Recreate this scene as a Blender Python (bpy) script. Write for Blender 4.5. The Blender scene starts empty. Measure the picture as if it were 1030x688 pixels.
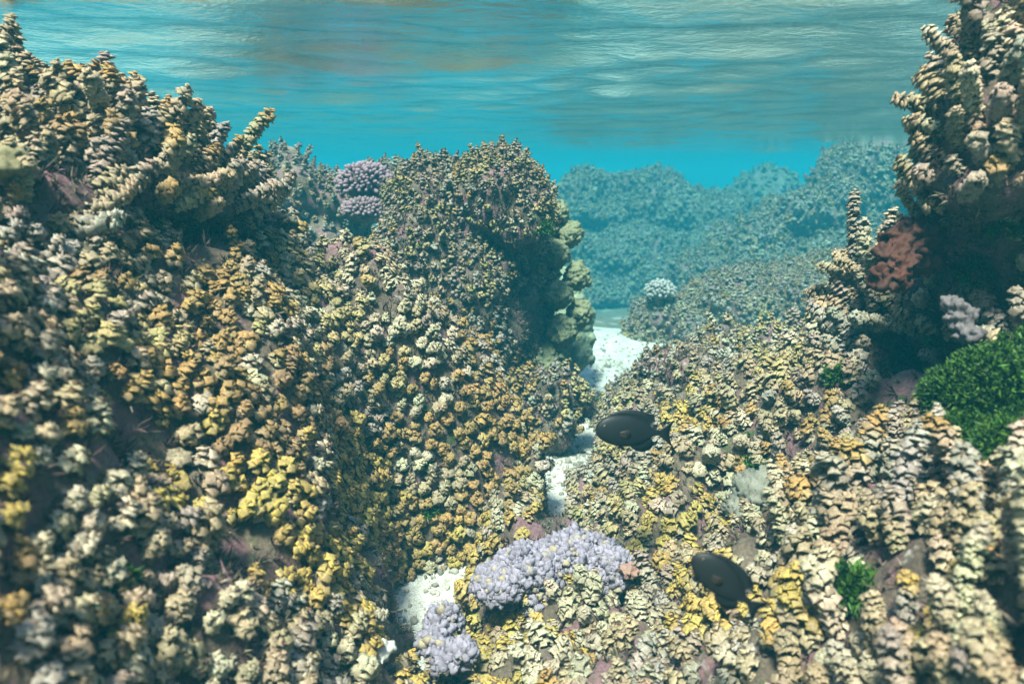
import bpy, bmesh, math, random
import numpy as np
from mathutils import Vector, Matrix, noise as mnoise, bvhtree

S = bpy.context.scene
COL = S.collection
rng = np.random.default_rng(7)
random.seed(7)

# ------------------------------------------------------------------ camera, sky, sun, exposure
IMW, IMH, FPX = 1030.0, 688.0, 709.0
PITCH = math.radians(13.6)
cam_data = bpy.data.cameras.new('camera')
cam = bpy.data.objects.new('camera', cam_data)
COL.objects.link(cam)
cam.location = (0, 0, 0)
cam.rotation_euler = (math.pi / 2 - PITCH, 0, 0)
cam_data.sensor_width = 36.0
cam_data.lens = 36.0 * FPX / IMW
cam_data.clip_start = 0.02
cam_data.clip_end = 400.0
cam_data.dof.use_dof = True
cam_data.dof.focus_distance = 1.75
cam_data.dof.aperture_fstop = 3.6
S.camera = cam

SUN_EL, SUN_AZ = math.radians(62), math.radians(202)     # azimuth: clockwise from +Y
sd = Vector((math.sin(SUN_AZ) * math.cos(SUN_EL), math.cos(SUN_AZ) * math.cos(SUN_EL), math.sin(SUN_EL)))
world = bpy.data.worlds.new('World')
S.world = world
world.use_nodes = True
nt = world.node_tree
nt.nodes.clear()
sky = nt.nodes.new('ShaderNodeTexSky')
sky.sky_type = 'NISHITA'
sky.sun_disc = False
sky.sun_elevation = SUN_EL
sky.sun_rotation = SUN_AZ
bg = nt.nodes.new('ShaderNodeBackground')
bg.inputs['Strength'].default_value = 0.15
out = nt.nodes.new('ShaderNodeOutputWorld')
nt.links.new(sky.outputs[0], bg.inputs['Color'])
nt.links.new(bg.outputs[0], out.inputs['Surface'])

sun_data = bpy.data.lights.new('sun', 'SUN')
sun_data.energy = 4.0
sun_data.angle = math.radians(9)
sun_data.color = (1.0, 0.92, 0.80)
sun = bpy.data.objects.new('sun', sun_data)
COL.objects.link(sun)
sun.location = sd * 20
sun.rotation_euler = sd.to_track_quat('Z', 'Y').to_euler()

S.view_settings.view_transform = 'Standard'
S.view_settings.look = 'None'
S.view_settings.gamma = 1.0
S.view_settings.use_curve_mapping = False
S.view_settings.exposure = 1.8
S.render.engine = 'CYCLES'
cy = S.cycles
cy.use_denoising = True
cy.max_bounces = 6
cy.diffuse_bounces = 4
cy.glossy_bounces = 3
cy.transmission_bounces = 2
cy.volume_bounces = 1
cy.transparent_max_bounces = 12
cy.caustics_reflective = False
cy.caustics_refractive = False
cy.sample_clamp_indirect = 4.0

HAZE_DENSITY = 0.13
HAZE_COLOR = (0.012, 0.140, 0.188)
HAZE_ABSORB = (0.0, 0.395, 0.445)
SURFACE_Z = 0.29
FLOOR_Z = -1.0

# ------------------------------------------------------------------ pixel <-> world (pixels of the 1030x688 photograph)
cp, sp = math.cos(PITCH), math.sin(PITCH)


def pix(px, py, d):
    x = (px - IMW / 2) / FPX * d
    y = -(py - IMH / 2) / FPX * d
    return np.array((x, d * cp + y * sp, -d * sp + y * cp))


def proj(P):
    P = np.asarray(P, float)
    d = P[..., 1] * cp - P[..., 2] * sp
    y = P[..., 1] * sp + P[..., 2] * cp
    dd = np.maximum(d, 1e-3)
    return P[..., 0] / dd * FPX + IMW / 2, IMH / 2 - y / dd * FPX, d


# ------------------------------------------------------------------ small helpers
def mesh_from(name, V, F_list, mat=None, parent=None, col=None, smooth=True):
    """F_list: list of (n,k) integer arrays. col: per-vertex rgb."""
    me = bpy.data.meshes.new(name)
    V = np.asarray(V, np.float32)
    me.vertices.add(len(V))
    me.vertices.foreach_set('co', V.ravel())
    loops = np.concatenate([f.ravel() for f in F_list]).astype(np.int32)
    tot = np.concatenate([np.full(len(f), f.shape[1], np.int32) for f in F_list])
    me.loops.add(len(loops))
    me.loops.foreach_set('vertex_index', loops)
    me.polygons.add(len(tot))
    me.polygons.foreach_set('loop_start', np.concatenate([[0], np.cumsum(tot)[:-1]]).astype(np.int32))
    me.polygons.foreach_set('loop_total', tot)
    me.update(calc_edges=True)
    me.validate()
    if smooth:
        me.polygons.foreach_set('use_smooth', np.ones(len(tot), bool))
    if col is not None:
        a = me.attributes.new('tint', 'FLOAT_COLOR', 'POINT')
        c = np.ones((len(V), 4), np.float32)
        c[:, :3] = col
        a.data.foreach_set('color', c.ravel())
    if mat:
        me.materials.append(mat)
    o = bpy.data.objects.new(name, me)
    COL.objects.link(o)
    if parent:
        o.parent = parent
    return o


def tag(o, label=None, cat=None, group=None, kind=None):
    if label: o['label'] = label
    if cat: o['category'] = cat
    if group: o['group'] = group
    if kind: o['kind'] = kind
    return o


def empty(name, loc):
    o = bpy.data.objects.new(name, None)
    o.empty_display_size = 0.02
    COL.objects.link(o)
    o.location = loc
    return o


def mesh_arrays(me):
    V = np.empty(len(me.vertices) * 3)
    me.vertices.foreach_get('co', V)
    N = np.empty(len(me.vertices) * 3)
    me.vertices.foreach_get('normal', N)
    me.calc_loop_triangles()
    T = np.empty(len(me.loop_triangles) * 3, np.int32)
    me.loop_triangles.foreach_get('vertices', T)
    return V.reshape(-1, 3), N.reshape(-1, 3), T.reshape(-1, 3)


def fbm(p, scale, octaves=3, off=0.0):
    return mnoise.fractal(Vector((p[0] * scale + off, p[1] * scale - off, p[2] * scale + 2 * off)), 0.9, 2.1, octaves)


# ------------------------------------------------------------------ materials
def new_mat(name):
    m = bpy.data.materials.new(name)
    m.use_nodes = True
    t = m.node_tree
    t.nodes.clear()
    o = t.nodes.new('ShaderNodeOutputMaterial')
    b = t.nodes.new('ShaderNodeBsdfPrincipled')
    t.links.new(b.outputs[0], o.inputs['Surface'])
    return m, t, b


def N_(t, typ, **kw):
    n = t.nodes.new(typ)
    for k, v in kw.items():
        if k in n.inputs:
            n.inputs[k].default_value = v
        else:
            setattr(n, k, v)
    return n


def ramp(t, fac, stops):
    r = t.nodes.new('ShaderNodeValToRGB')
    el = r.color_ramp.elements
    while len(el) > 1: el.remove(el[-1])
    el[0].position, el[0].color = stops[0][0], (*stops[0][1], 1)
    for p, c in stops[1:]:
        e = el.new(p); e.color = (*c, 1)
    t.links.new(fac, r.inputs[0])
    return r.outputs[0]


def mixc(t, fac, a, b, blend='MIX'):
    n = t.nodes.new('ShaderNodeMix')
    n.data_type = 'RGBA'
    n.blend_type = blend
    for s, v in ((n.inputs[0], fac), (n.inputs[6], a), (n.inputs[7], b)):
        if isinstance(v, (int, float)): s.default_value = v
        elif isinstance(v, tuple): s.default_value = (*v, 1)
        else: t.links.new(v, s)
    return n.outputs[2]


def tint_material(name, rough=0.6, fine=260.0, amount=0.5, bump=0.0):
    m, t, b = new_mat(name)
    a = N_(t, 'ShaderNodeAttribute', attribute_name='tint')
    tc = N_(t, 'ShaderNodeTexCoord')
    geo = N_(t, 'ShaderNodeNewGeometry')
    n = N_(t, 'ShaderNodeTexNoise', Scale=fine, Detail=3.0, Roughness=0.65)
    t.links.new(geo.outputs['Position'], n.inputs['Vector'])
    g = ramp(t, n.outputs[0], [(0.3, (1 - amount,) * 3), (0.7, (1 + amount * 0.6,) * 3)])
    c = mixc(t, 1.0, a.outputs['Color'], g, 'MULTIPLY')
    t.links.new(c, b.inputs['Base Color'])
    b.inputs['Roughness'].default_value = rough
    b.inputs['Specular IOR Level'].default_value = 0.2
    if bump:
        bp = N_(t, 'ShaderNodeBump', Strength=bump, Distance=0.002)
        t.links.new(n.outputs[0], bp.inputs['Height'])
        t.links.new(bp.outputs[0], b.inputs['Normal'])
    return m


M_weed = tint_material('seaweed_blades', 0.6, 360.0, 0.5)
M_coral = tint_material('coral_skin', 0.7, 420.0, 0.3, 0.5)
M_green = tint_material('green_algae', 0.5, 200.0, 0.3)
M_turf = tint_material('algal_turf', 0.8, 150.0, 0.4)
M_fish = tint_material('fish_skin', 0.5, 300.0, 0.25)
M_fish.node_tree.nodes['Principled BSDF'].inputs['Specular IOR Level'].default_value = 0.2


def rock_material():
    m, t, b = new_mat('encrusted_rock')
    geo = N_(t, 'ShaderNodeNewGeometry')
    def nz(scale, detail=6.0, rough=0.6):
        n = N_(t, 'ShaderNodeTexNoise', Scale=scale, Detail=detail, Roughness=rough)
        t.links.new(geo.outputs['Position'], n.inputs['Vector'])
        return n.outputs[0]
    base = ramp(t, nz(9), [(0.3, (0.045, 0.031, 0.021)), (0.5, (0.12, 0.085, 0.055)), (0.7, (0.23, 0.175, 0.115))])
    pink = ramp(t, nz(13, 4), [(0.50, (0, 0, 0)), (0.60, (1, 1, 1))])
    c = mixc(t, pink, base, (0.20, 0.10, 0.105))
    green = ramp(t, nz(17, 4), [(0.6, (0, 0, 0)), (0.68, (1, 1, 1))])
    c = mixc(t, green, c, (0.05, 0.075, 0.02))
    pale = ramp(t, nz(31, 5), [(0.62, (0, 0, 0)), (0.7, (1, 1, 1))])
    c = mixc(t, pale, c, (0.33, 0.29, 0.24))
    fine = ramp(t, nz(160, 4), [(0.3, (0.55,) * 3), (0.7, (1.35,) * 3)])
    c = mixc(t, 1.0, c, fine, 'MULTIPLY')
    t.links.new(c, b.inputs['Base Color'])
    b.inputs['Roughness'].default_value = 0.85
    bp = N_(t, 'ShaderNodeBump', Strength=1.0, Distance=0.012)
    t.links.new(nz(70, 8, 0.7), bp.inputs['Height'])
    t.links.new(bp.outputs[0], b.inputs['Normal'])
    return m


M_rock = rock_material()


def sand_material():
    m, t, b = new_mat('coral_sand')
    geo = N_(t, 'ShaderNodeNewGeometry')
    n = N_(t, 'ShaderNodeTexNoise', Scale=22.0, Detail=6.0, Roughness=0.7)
    t.links.new(geo.outputs['Position'], n.inputs['Vector'])
    n2 = N_(t, 'ShaderNodeTexNoise', Scale=240.0, Detail=4.0)
    t.links.new(geo.outputs['Position'], n2.inputs['Vector'])
    c = ramp(t, n.outputs[0], [(0.3, (0.30, 0.27, 0.22)), (0.5, (0.46, 0.43, 0.37)), (0.72, (0.60, 0.57, 0.50))])
    g = ramp(t, n2.outputs[0], [(0.3, (0.5,) * 3), (0.65, (1.12,) * 3)])
    c = mixc(t, 1.0, c, g, 'MULTIPLY')
    n3 = N_(t, 'ShaderNodeTexNoise', Scale=2.2, Detail=5.0, Roughness=0.6)
    t.links.new(geo.outputs['Position'], n3.inputs['Vector'])
    sx = N_(t, 'ShaderNodeSeparateXYZ')
    t.links.new(geo.outputs['Position'], sx.inputs[0])
    far = N_(t, 'ShaderNodeMapRange')
    for k_, v_ in (('From Min', 4.0), ('From Max', 6.0)): far.inputs[k_].default_value = v_
    t.links.new(sx.outputs['Y'], far.inputs['Value'])
    ad = N_(t, 'ShaderNodeMath', operation='ADD')
    ad.inputs[1].default_value = 0.0
    mu = N_(t, 'ShaderNodeMath', operation='MULTIPLY')
    mu.inputs[1].default_value = 0.45
    t.links.new(far.outputs[0], mu.inputs[0])
    t.links.new(mu.outputs[0], ad.inputs[0]); t.links.new(n3.outputs[0], ad.inputs[1])
    msk = ramp(t, ad.outputs[0], [(0.74, (0, 0, 0)), (0.85, (1, 1, 1))])
    rub = ramp(t, n.outputs[0], [(0.3, (.05, .045, .03)), (0.6, (.13, .11, .07)), (0.75, (.25, .22, .16))])
    c = mixc(t, msk, c, rub)
    t.links.new(c, b.inputs['Base Color'])
    b.inputs['Roughness'].default_value = 0.95
    bp = N_(t, 'ShaderNodeBump', Strength=0.7, Distance=0.015)
    t.links.new(n.outputs[0], bp.inputs['Height'])
    t.links.new(bp.outputs[0], b.inputs['Normal'])
    return m


def water_material():
    m = bpy.data.materials.new('water_surface')
    m.use_nodes = True
    t = m.node_tree
    t.nodes.clear()
    o = t.nodes.new('ShaderNodeOutputMaterial')
    geo = N_(t, 'ShaderNodeNewGeometry')
    mp = N_(t, 'ShaderNodeMapping')
    mp.inputs['Scale'].default_value = (1.0, 1.2, 1.0)
    t.links.new(geo.outputs['Position'], mp.inputs['Vector'])
    n1 = N_(t, 'ShaderNodeTexNoise', Scale=12.0, Detail=6.0, Roughness=0.62, Distortion=0.4)
    t.links.new(mp.outputs[0], n1.inputs['Vector'])
    bp = N_(t, 'ShaderNodeBump', Strength=1.0, Distance=0.006)
    t.links.new(n1.outputs[0], bp.inputs['Height'])
    mp2 = N_(t, 'ShaderNodeMapping')
    mp2.inputs['Scale'].default_value = (1.0, 1.2, 1.0)
    t.links.new(geo.outputs['Position'], mp2.inputs['Vector'])
    n2 = N_(t, 'ShaderNodeTexNoise', Scale=34.0, Detail=4.0, Roughness=0.6)
    t.links.new(mp2.outputs[0], n2.inputs['Vector'])
    bp2 = N_(t, 'ShaderNodeBump', Strength=1.0, Distance=0.0035)
    t.links.new(n2.outputs[0], bp2.inputs['Height'])
    t.links.new(bp.outputs[0], bp2.inputs['Normal'])
    bp = bp2
    fr = N_(t, 'ShaderNodeFresnel', IOR=1.33)
    t.links.new(bp.outputs[0], fr.inputs['Normal'])
    tr = N_(t, 'ShaderNodeBsdfTransparent')
    gl = N_(t, 'ShaderNodeBsdfGlossy', Roughness=0.02)
    gl.inputs['Color'].default_value = (0.74, 0.92, 0.96, 1)
    t.links.new(bp.outputs[0], gl.inputs['Normal'])
    mx = t.nodes.new('ShaderNodeMixShader')
    t.links.new(fr.outputs[0], mx.inputs[0])
    t.links.new(tr.outputs[0], mx.inputs[1])
    t.links.new(gl.outputs[0], mx.inputs[2])
    t.links.new(mx.outputs[0], o.inputs['Surface'])
    return m


# ------------------------------------------------------------------ setting: sea floor, water surface, haze
def grid_axis(lo, hi, fine_lo, fine_hi, step, grow=1.25):
    a = list(np.arange(fine_lo, fine_hi + step / 2, step))
    s = step
    while a[-1] < hi:
        s *= grow; a.append(min(hi, a[-1] + s))
    s = step
    while a[0] > lo:
        s *= grow; a.insert(0, max(lo, a[0] - s))
    return np.array(a)


def grid_mesh(name, xs, ys, zfun, mat, flip=False):
    X, Y = np.meshgrid(xs, ys)
    Z = zfun(X, Y)
    V = np.stack([X, Y, Z], -1).reshape(-1, 3)
    ny, nx = X.shape
    i = np.arange((ny - 1) * nx).reshape(ny - 1, nx)[:, :-1].ravel()
    F = np.stack([i, i + 1, i + nx + 1, i + nx], 1)
    if flip: F = F[:, ::-1]
    return mesh_from(name, V, [F], mat)


def waves(X, Y):
    z = np.zeros_like(X)
    r = np.random.default_rng(3)
    for _ in range(46):
        lam = 10 ** r.uniform(-1.0, 0.15)
        ang = r.uniform(0, 6.28) if lam < .35 else r.normal(math.pi / 2, .5)
        k = 2 * math.pi / lam
        amp = (0.0038 if lam < .35 else .0026) * lam
        ph = r.uniform(0, 6.28)
        fade = np.clip(lam / (0.012 * np.hypot(X, Y) + 1e-3) / 4 - 0.4, 0, 1)
        z += amp * fade * np.sin(k * (X * math.cos(ang) + Y * math.sin(ang)) + ph)
    return z


xs = grid_axis(-45, 45, -2.6, 2.6, 0.02, 1.06)
ys = grid_axis(-12, 70, 0.8, 5.5, 0.02, 1.05)
tag(grid_mesh('water', xs, ys, lambda X, Y: SURFACE_Z + waves(X, Y), water_material()), kind='structure')


def floor_z(X, Y):
    return FLOOR_Z + 0.02 * np.sin(X * 5 + np.sin(Y * 4)) + 0.015 * np.sin(Y * 9 + X * 3) - np.clip(.16 * (Y - 4.4), 0, 1.6)


fx = grid_axis(-45, 45, -2, 2, 0.06, 1.12)
fy = grid_axis(-12, 70, 0, 6, 0.06, 1.12)
tag(grid_mesh('sea_floor', fx, fy, floor_z, sand_material()), kind='structure')

hz = bpy.data.materials.new('sea_haze')
hz.use_nodes = True
ht = hz.node_tree
ht.nodes.clear()
ho = ht.nodes.new('ShaderNodeOutputMaterial')
hv = ht.nodes.new('ShaderNodeVolumePrincipled')
hv.inputs['Density'].default_value = HAZE_DENSITY
hv.inputs['Color'].default_value = (*HAZE_COLOR, 1)
hv.inputs['Absorption Color'].default_value = (*HAZE_ABSORB, 1)
hv.inputs['Anisotropy'].default_value = 0.0
ht.links.new(hv.outputs[0], ho.inputs['Volume'])
hb = bmesh.new()
bmesh.ops.create_cube(hb, size=1.0, matrix=Matrix.Translation((0, 29, -1.65)) @ Matrix.Diagonal((92, 84, 4.1, 1)))
hme = bpy.data.meshes.new('haze')
hb.to_mesh(hme)
hme.materials.append(hz)
haze = bpy.data.objects.new('haze', hme)
COL.objects.link(haze)
tag(haze, kind='stuff')

# ------------------------------------------------------------------ reef rock: banks (height field) and mounds (merged lumps)
CTRL = [  # px, py, depth along the camera axis
    # left bank
    (0, 280, .75), (0, 400, .68), (0, 520, .62), (0, 650, .60), (80, 300, .95), (150, 300, 1.15), (150, 430, 1.0), (250, 265, 1.45),
    (330, 250, 1.75), (300, 330, 1.35), (330, 400, 1.30), (420, 290, 1.95), (500, 340, 2.05), (430, 350, 1.72), (535, 410, 1.95), (545, 470, 1.95),
    (470, 430, 1.62), (400, 480, 1.45), (480, 540, 1.72), (300, 500, 1.15), (420, 555, 1.5), (370, 600, 1.32), (200, 520, 1.0), (250, 620, .92), (330, 680, 1.0),
    (100, 600, .75), (150, 680, .75), (560, 360, 2.05), (600, 400, 2.1), (520, 385, 2.0),
    # right side
    (620, 500, 1.75), (600, 450, 2.1), (650, 430, 2.0), (640, 385, 2.35), (655, 362, 2.6), (618, 405, 2.3), (720, 390, 1.95), (700, 470, 1.6), (760, 365, 2.25), (740, 322, 2.55), (850, 318, 2.2),
    (680, 530, 1.5), (600, 590, 1.4), (520, 590, 1.5), (600, 640, 1.25), (500, 650, 1.3), (420, 670, 1.35), (700, 600, 1.28), (650, 680, 1.1), (500, 688, 1.2),
    (760, 520, 1.6), (800, 380, 1.55), (825, 345, 1.6), (875, 300, 1.55), (900, 330, 1.62), (895, 375, 1.6), (880, 415, 1.38), (940, 360, 1.55), (800, 600, 1.08), (780, 470, 1.5), (860, 450, 1.12), (900, 500, 1.0), (960, 470, .9),
    (1020, 560, .78), (1000, 660, .72), (860, 650, .92), (760, 670, 1.0), (1000, 420, 1.15), (850, 560, 1.08),
]
GULLY = [(440, 605), (555, 490), (565, 462), (608, 372), (615, 345)]


def on_floor(px, py, z):
    a = pix(px, py, 1.0)
    return a * (z / a[2])


C3 = [pix(*c) for c in CTRL] + [on_floor(px, py, FLOOR_Z - 0.06) for px, py in GULLY]
C3 += [np.array(p) for p in [(-1.3, .8, .0), (-1.5, 1.8, .02), (-1.1, .1, -.15), (-.5, .15, -.42), (0, .2, -.75), (.45, .2, -.55), (1.2, .2, -.3), (1.3, .9, -.1), (1.5, 1.7, -.24),
                             (1.6, 3.0, -.85), (.35, 4.4, -1.2), (-1.1, 2.6, -.5), (-.45, 3.0, -1.0), (-.2, 3.6, -1.15), (1.0, 4.4, -1.2), (0.05, 2.9, -1.1), (.55, 3.6, -1.05), (1.1, 2.8, -.72), (1.3, 2.3, -.5)]]
C3 = np.array(C3)


def tps_fit(xy, z, lam=0.004):
    n = len(xy)
    d = np.linalg.norm(xy[:, None] - xy[None], axis=2)
    K = d * d * np.log(d + 1e-9) + lam * np.eye(n)
    P = np.c_[np.ones(n), xy]
    A = np.block([[K, P], [P.T, np.zeros((3, 3))]])
    return np.linalg.solve(A, np.r_[z, 0, 0, 0])


TW = tps_fit(C3[:, :2], C3[:, 2])


def tps(X, Y):
    q = np.stack([X.ravel(), Y.ravel()], 1)
    outz = np.empty(len(q))
    for s in range(0, len(q), 8000):
        d = np.linalg.norm(q[s:s + 8000, None] - C3[None, :, :2], axis=2)
        outz[s:s + 8000] = (d * d * np.log(d + 1e-9)) @ TW[:len(C3)] + TW[-3] + q[s:s + 8000] @ TW[-2:]
    return outz.reshape(X.shape)


GL = [on_floor(px, py, FLOOR_Z)[:2] for px, py in [(440, 605), (520, 545), (555, 490), (575, 445), (608, 372), (615, 345)]]
GL = np.array([(-.75, .05), (-.42, .75)] + [tuple(p) for p in GL] + [(.75, 6)])


def gully_x(Y):
    return np.interp(Y, GL[:, 1], GL[:, 0])


SAND_SEEN = [(614, 350, 19, 25), (568, 460, 15, 24), (557, 494, 18, 20), (419, 604, 34, 21), (386, 650, 12, 9)]
SANDY = [on_floor(px, py, FLOOR_Z)[:2] for px, py in [(395, 640), (440, 590), (548, 500), (560, 470), (575, 445), (600, 395), (612, 368), (620, 345)]]
SEGS = [(SANDY[0], SANDY[1]), (SANDY[2], SANDY[3]), (SANDY[3], SANDY[4]), (SANDY[5], SANDY[6]), (SANDY[6], SANDY[7])]
GULLY_R = 0.15


def gully_dist(X, Y):
    best = np.full(np.shape(X), 9.0)
    for a, b in SEGS:
        ab = b - a
        t = np.clip(((X - a[0]) * ab[0] + (Y - a[1]) * ab[1]) / ab.dot(ab), 0, 1)
        best = np.minimum(best, np.hypot(X - a[0] - t * ab[0], Y - a[1] - t * ab[1]))
    return best


def bank(name, side, x0, x1, y0, y1, step=0.016):
    xs, ys = np.arange(x0, x1, step), np.arange(y0, y1, step)
    X, Y = np.meshgrid(xs, ys)
    Z = tps(X, Y)
    off = (X - gully_x(Y)) * side            # side -1: left of the gully
    Z -= np.clip(-off + 0.03, 0, 9) * 1.6    # sinks away beyond its own side
    edge = np.minimum.reduce([X - x0, x1 - X, Y - y0, y1 - Y])
    Z = np.minimum(Z, FLOOR_Z - 0.25 + edge * 4.5)
    n = np.array([fbm((x, y, 0), 5.5, 4, 3.3) for x, y in zip(X.ravel(), Y.ravel())]).reshape(X.shape)
    n2 = np.array([fbm((x, y, 0), 17, 2, 9.1) for x, y in zip(X.ravel(), Y.ravel())]).reshape(X.shape)
    n3 = np.array([fbm((x, y, 0), 10, 2, 6.1) for x, y in zip(X.ravel(), Y.ravel())]).reshape(X.shape)
    Z += 0.08 * n + 0.055 * n3 + 0.018 * n2
    Z -= 0.045
    Z -= 0.30 * np.exp(-(gully_dist(X, Y) / GULLY_R) ** 4)
    Z = np.maximum(Z, FLOOR_Z - 0.25)
    for _ in range(45):                       # the trench stays open to the sand
        px, py, d = proj(np.stack([X, Y, Z], -1))
        m = np.zeros(X.shape, bool)
        for cx, cy, rx, ry in SAND_SEEN:
            m |= ((px - cx) / (rx + 6)) ** 2 + ((py - cy) / (ry + 6)) ** 2 < 1
        Z = np.where(m & (Z > FLOOR_Z - .08) & (d > .3), Z - .012, Z)
    ny, nx = X.shape
    V = np.stack([X, Y, Z], -1).reshape(-1, 3)
    # closed underneath
    V2 = V.copy(); V2[:, 2] = FLOOR_Z - 0.4
    i = np.arange((ny - 1) * nx).reshape(ny - 1, nx)[:, :-1].ravel()
    F = np.stack([i, i + 1, i + nx + 1, i + nx], 1)
    keep = (V[F][:, :, 2].max(1) > FLOOR_Z - 0.2)
    o = mesh_from(name, V, [F[keep]], M_rock)
    bm = bmesh.new(); bm.from_mesh(o.data)
    be = [e for e in bm.edges if e.is_boundary]
    r = bmesh.ops.extrude_edge_only(bm, edges=be)
    nv = [g for g in r['geom'] if isinstance(g, bmesh.types.BMVert)]
    for v in nv: v.co.z = FLOOR_Z - 0.4
    bmesh.ops.delete(bm, geom=[v for v in bm.verts if not v.link_faces], context='VERTS')
    bm.to_mesh(o.data); bm.free()
    o.data.polygons.foreach_set('use_smooth', np.ones(len(o.data.polygons), bool))
    return o


def lumps(name, blobs, voxel=0.02, amp=0.035, freq=6.0, mat=None, parent=None, sub=3):
    """blobs: (px, py, depth, rx, ry, rz) in metres; merged into one continuous surface."""
    bm = bmesh.new()
    for b in blobs:
        c = pix(*b[:3]) if len(b) == 6 else np.array(b[:3])   # a seventh entry marks world metres
        r = b[3:6]
        bmesh.ops.create_icosphere(bm, subdivisions=sub, radius=1.0, matrix=Matrix.Translation(c) @ Matrix.Diagonal((*r, 1)))
    me = bpy.data.meshes.new('tmp'); bm.to_mesh(me); bm.free()
    t = bpy.data.objects.new('tmp', me); COL.objects.link(t)
    md = t.modifiers.new('r', 'REMESH'); md.mode = 'VOXEL'; md.voxel_size = voxel
    sm = t.modifiers.new('s', 'SMOOTH'); sm.factor = 0.5; sm.iterations = 4
    dg = bpy.context.evaluated_depsgraph_get()
    me2 = bpy.data.meshes.new_from_object(t.evaluated_get(dg))
    bpy.data.objects.remove(t); bpy.data.meshes.remove(me)
    me2.name = name
    V, Nn, T = mesh_arrays(me2)
    if amp:
        for k in range(len(V)):
            V[k] += Nn[k] * (amp * fbm(V[k], freq, 3, 1.7) + amp * 0.35 * fbm(V[k], freq * 3.3, 2, 5.2))
        me2.vertices.foreach_set('co', V.ravel())
    me2.update()
    me2.polygons.foreach_set('use_smooth', np.ones(len(me2.polygons), bool))
    me2.materials.clear(); me2.materials.append(mat or M_rock)
    o = bpy.data.objects.new(name, me2); COL.objects.link(o)
    if parent: o.parent = parent
    return o


REEFS = []     # (object, spacing, seaweed size, length range, key)
G_REEF = 'reef rocks carrying seaweed'


def reef(o, label, spacing, size, lens, key):
    tag(o, label, 'reef', G_REEF)
    REEFS.append((o, spacing, size, lens, key))
    return o


reef(bank('reef_bank', -1, -1.75, .75, 0.12, 3.3), 'broad seaweed covered reef bank sloping down from the left to the sand gap', .033, .0200, (.017, .038), 'left bank')
reef(bank('reef_bank', 1, -.75, 1.75, 0.12, 4.4), 'seaweed covered reef bank on the right side, sweeping round under the two dark fish', .0335, .0190, (.018, .052), 'right bank')
reef(lumps('reef_knoll', [(60, 180, 1.35, .26, .2, .12), (170, 200, 1.5, .15, .16, .09), (228, 212, 1.6, .09, .12, .06), (0, 215, 1.15, .16, .14, .10), (-90, 170, 1.3, .2, .25, .18), (-150, 300, 1.3, .3, .4, .35), (60, 260, 1.6, .2, .22, .2)], .018),
     'rounded reef knoll with long seaweed stalks rising towards the surface, above the broad left bank', .037, .0185, (.045, .115), 'left head')
reef(lumps('reef_mound', [(440, 208, 2.6, .19, .2, .17), (498, 200, 2.55, .17, .2, .15), (435, 260, 2.55, .2, .2, .22), (528, 222, 2.5, .10, .16, .12), (465, 330, 2.6, .22, .25, .34), (528, 300, 2.8, .10, .2, .3), (480, 420, 2.7, .25, .3, .35)], .02),
     'bushy rounded reef mound in the middle with an overhanging right side and dark hollow below', .0305, .0175, (.018, .045), 'middle mound')
reef(lumps('reef_mound', [(300, 195, 3.35, .17, .2, .15), (345, 205, 3.4, .2, .2, .14), (390, 190, 3.5, .16, .2, .12), (285, 160, 3.35, .08, .1, .05), (330, 290, 3.5, .3, .3, .4), (240, 230, 3.4, .2, .2, .2)], .024),
     'shaded reef mound beyond the left bank carrying the pinkish knobbed coral', .042, .019, (.025, .06), 'pink coral mound')
reef(lumps('reef_mound', [(1.6, 10.0, -1.5, 1.9, .9, .7, 1), (3.2, 10.2, -1.6, 1.2, .9, .7, 1), (640, 225, 10.8, 0.93, 0.75, 0.705), (720, 240, 10.5, 0.675, 0.75, 0.615), (585, 225, 10.5, 0.6, 0.675, 0.705), (660, 290, 10.35, 1.2, 0.825, 0.75), (690, 305, 7.8, 0.42, 0.45, 0.3)], .05, .24, 2.0),
     'blue hazy reef mound closing the far end of the sand gap', .064, .044, (.03, .09), 'far mound')
reef(lumps('reef_mound', [(3.3, 7.4, -1.2, 1.5, .8, .8, 1), (4.6, 7.6, -1.2, 1.2, .8, .9, 1), (875, 189, 7.35, 0.57, 0.6, 0.51), (830, 224, 7.2, 0.51, 0.525, 0.42), (935, 174, 7.5, 0.54, 0.675, 0.63), (800, 249, 7.65, 0.42, 0.525, 0.51), (860, 284, 7.05, 0.825, 0.675, 0.6)], .045, .20, 2.2),
     'hazy steep reef mound behind the right bank rising close to the water surface', .057, .039, (.03, .09), 'right far mound')
reef(lumps('reef_mound', [(4.6, 13.6, -2.0, 3.2, 1.4, 1.2, 1), (770, 215, 12.96, 0.72, 0.9, 0.81), (720, 225, 13.68, 0.9, 0.9, 0.63), (640, 230, 14.4, 1.26, 0.9, 0.54), (880, 215, 13.5, 1.44, 0.9, 0.9)], .06),
     'faint blue reef mound just showing between the two hazy mounds far behind', .19, .08, (.05, .14), 'faint mound')
reef(lumps('reef_mound', [(1.75, 4.5, -.95, .75, .45, .35, 1), (2.4, 4.6, -.9, .8, .5, .4, 1), (662, 318, 4.4, .15, .2, .11), (650, 345, 4.4, .2, .2, .14), (740, 308, 4.375, 0.25, 0.312, 0.163), (835, 300, 4.25, 0.3, 0.312, 0.163), (690, 328, 4.375, 0.15, 0.25, 0.112), (780, 370, 4.375, 0.5, 0.375, 0.35)], .024),
     'low hazy green reef mound behind the right bank, in front of the steep far mound', .036, .0225, (.02, .06), 'low mound')
reef(lumps('reef_mound', [(560, 398, 2.5, .09, .1, .09), (545, 430, 2.5, .12, .1, .10), (583, 405, 2.55, .05, .07, .06), (520, 420, 2.5, .12, .1, .14)], .02, .02),
     'small olive tipped reef mound in the gap, between the two stretches of sand', .037, .0185, (.03, .06), 'gap mound')
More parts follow.
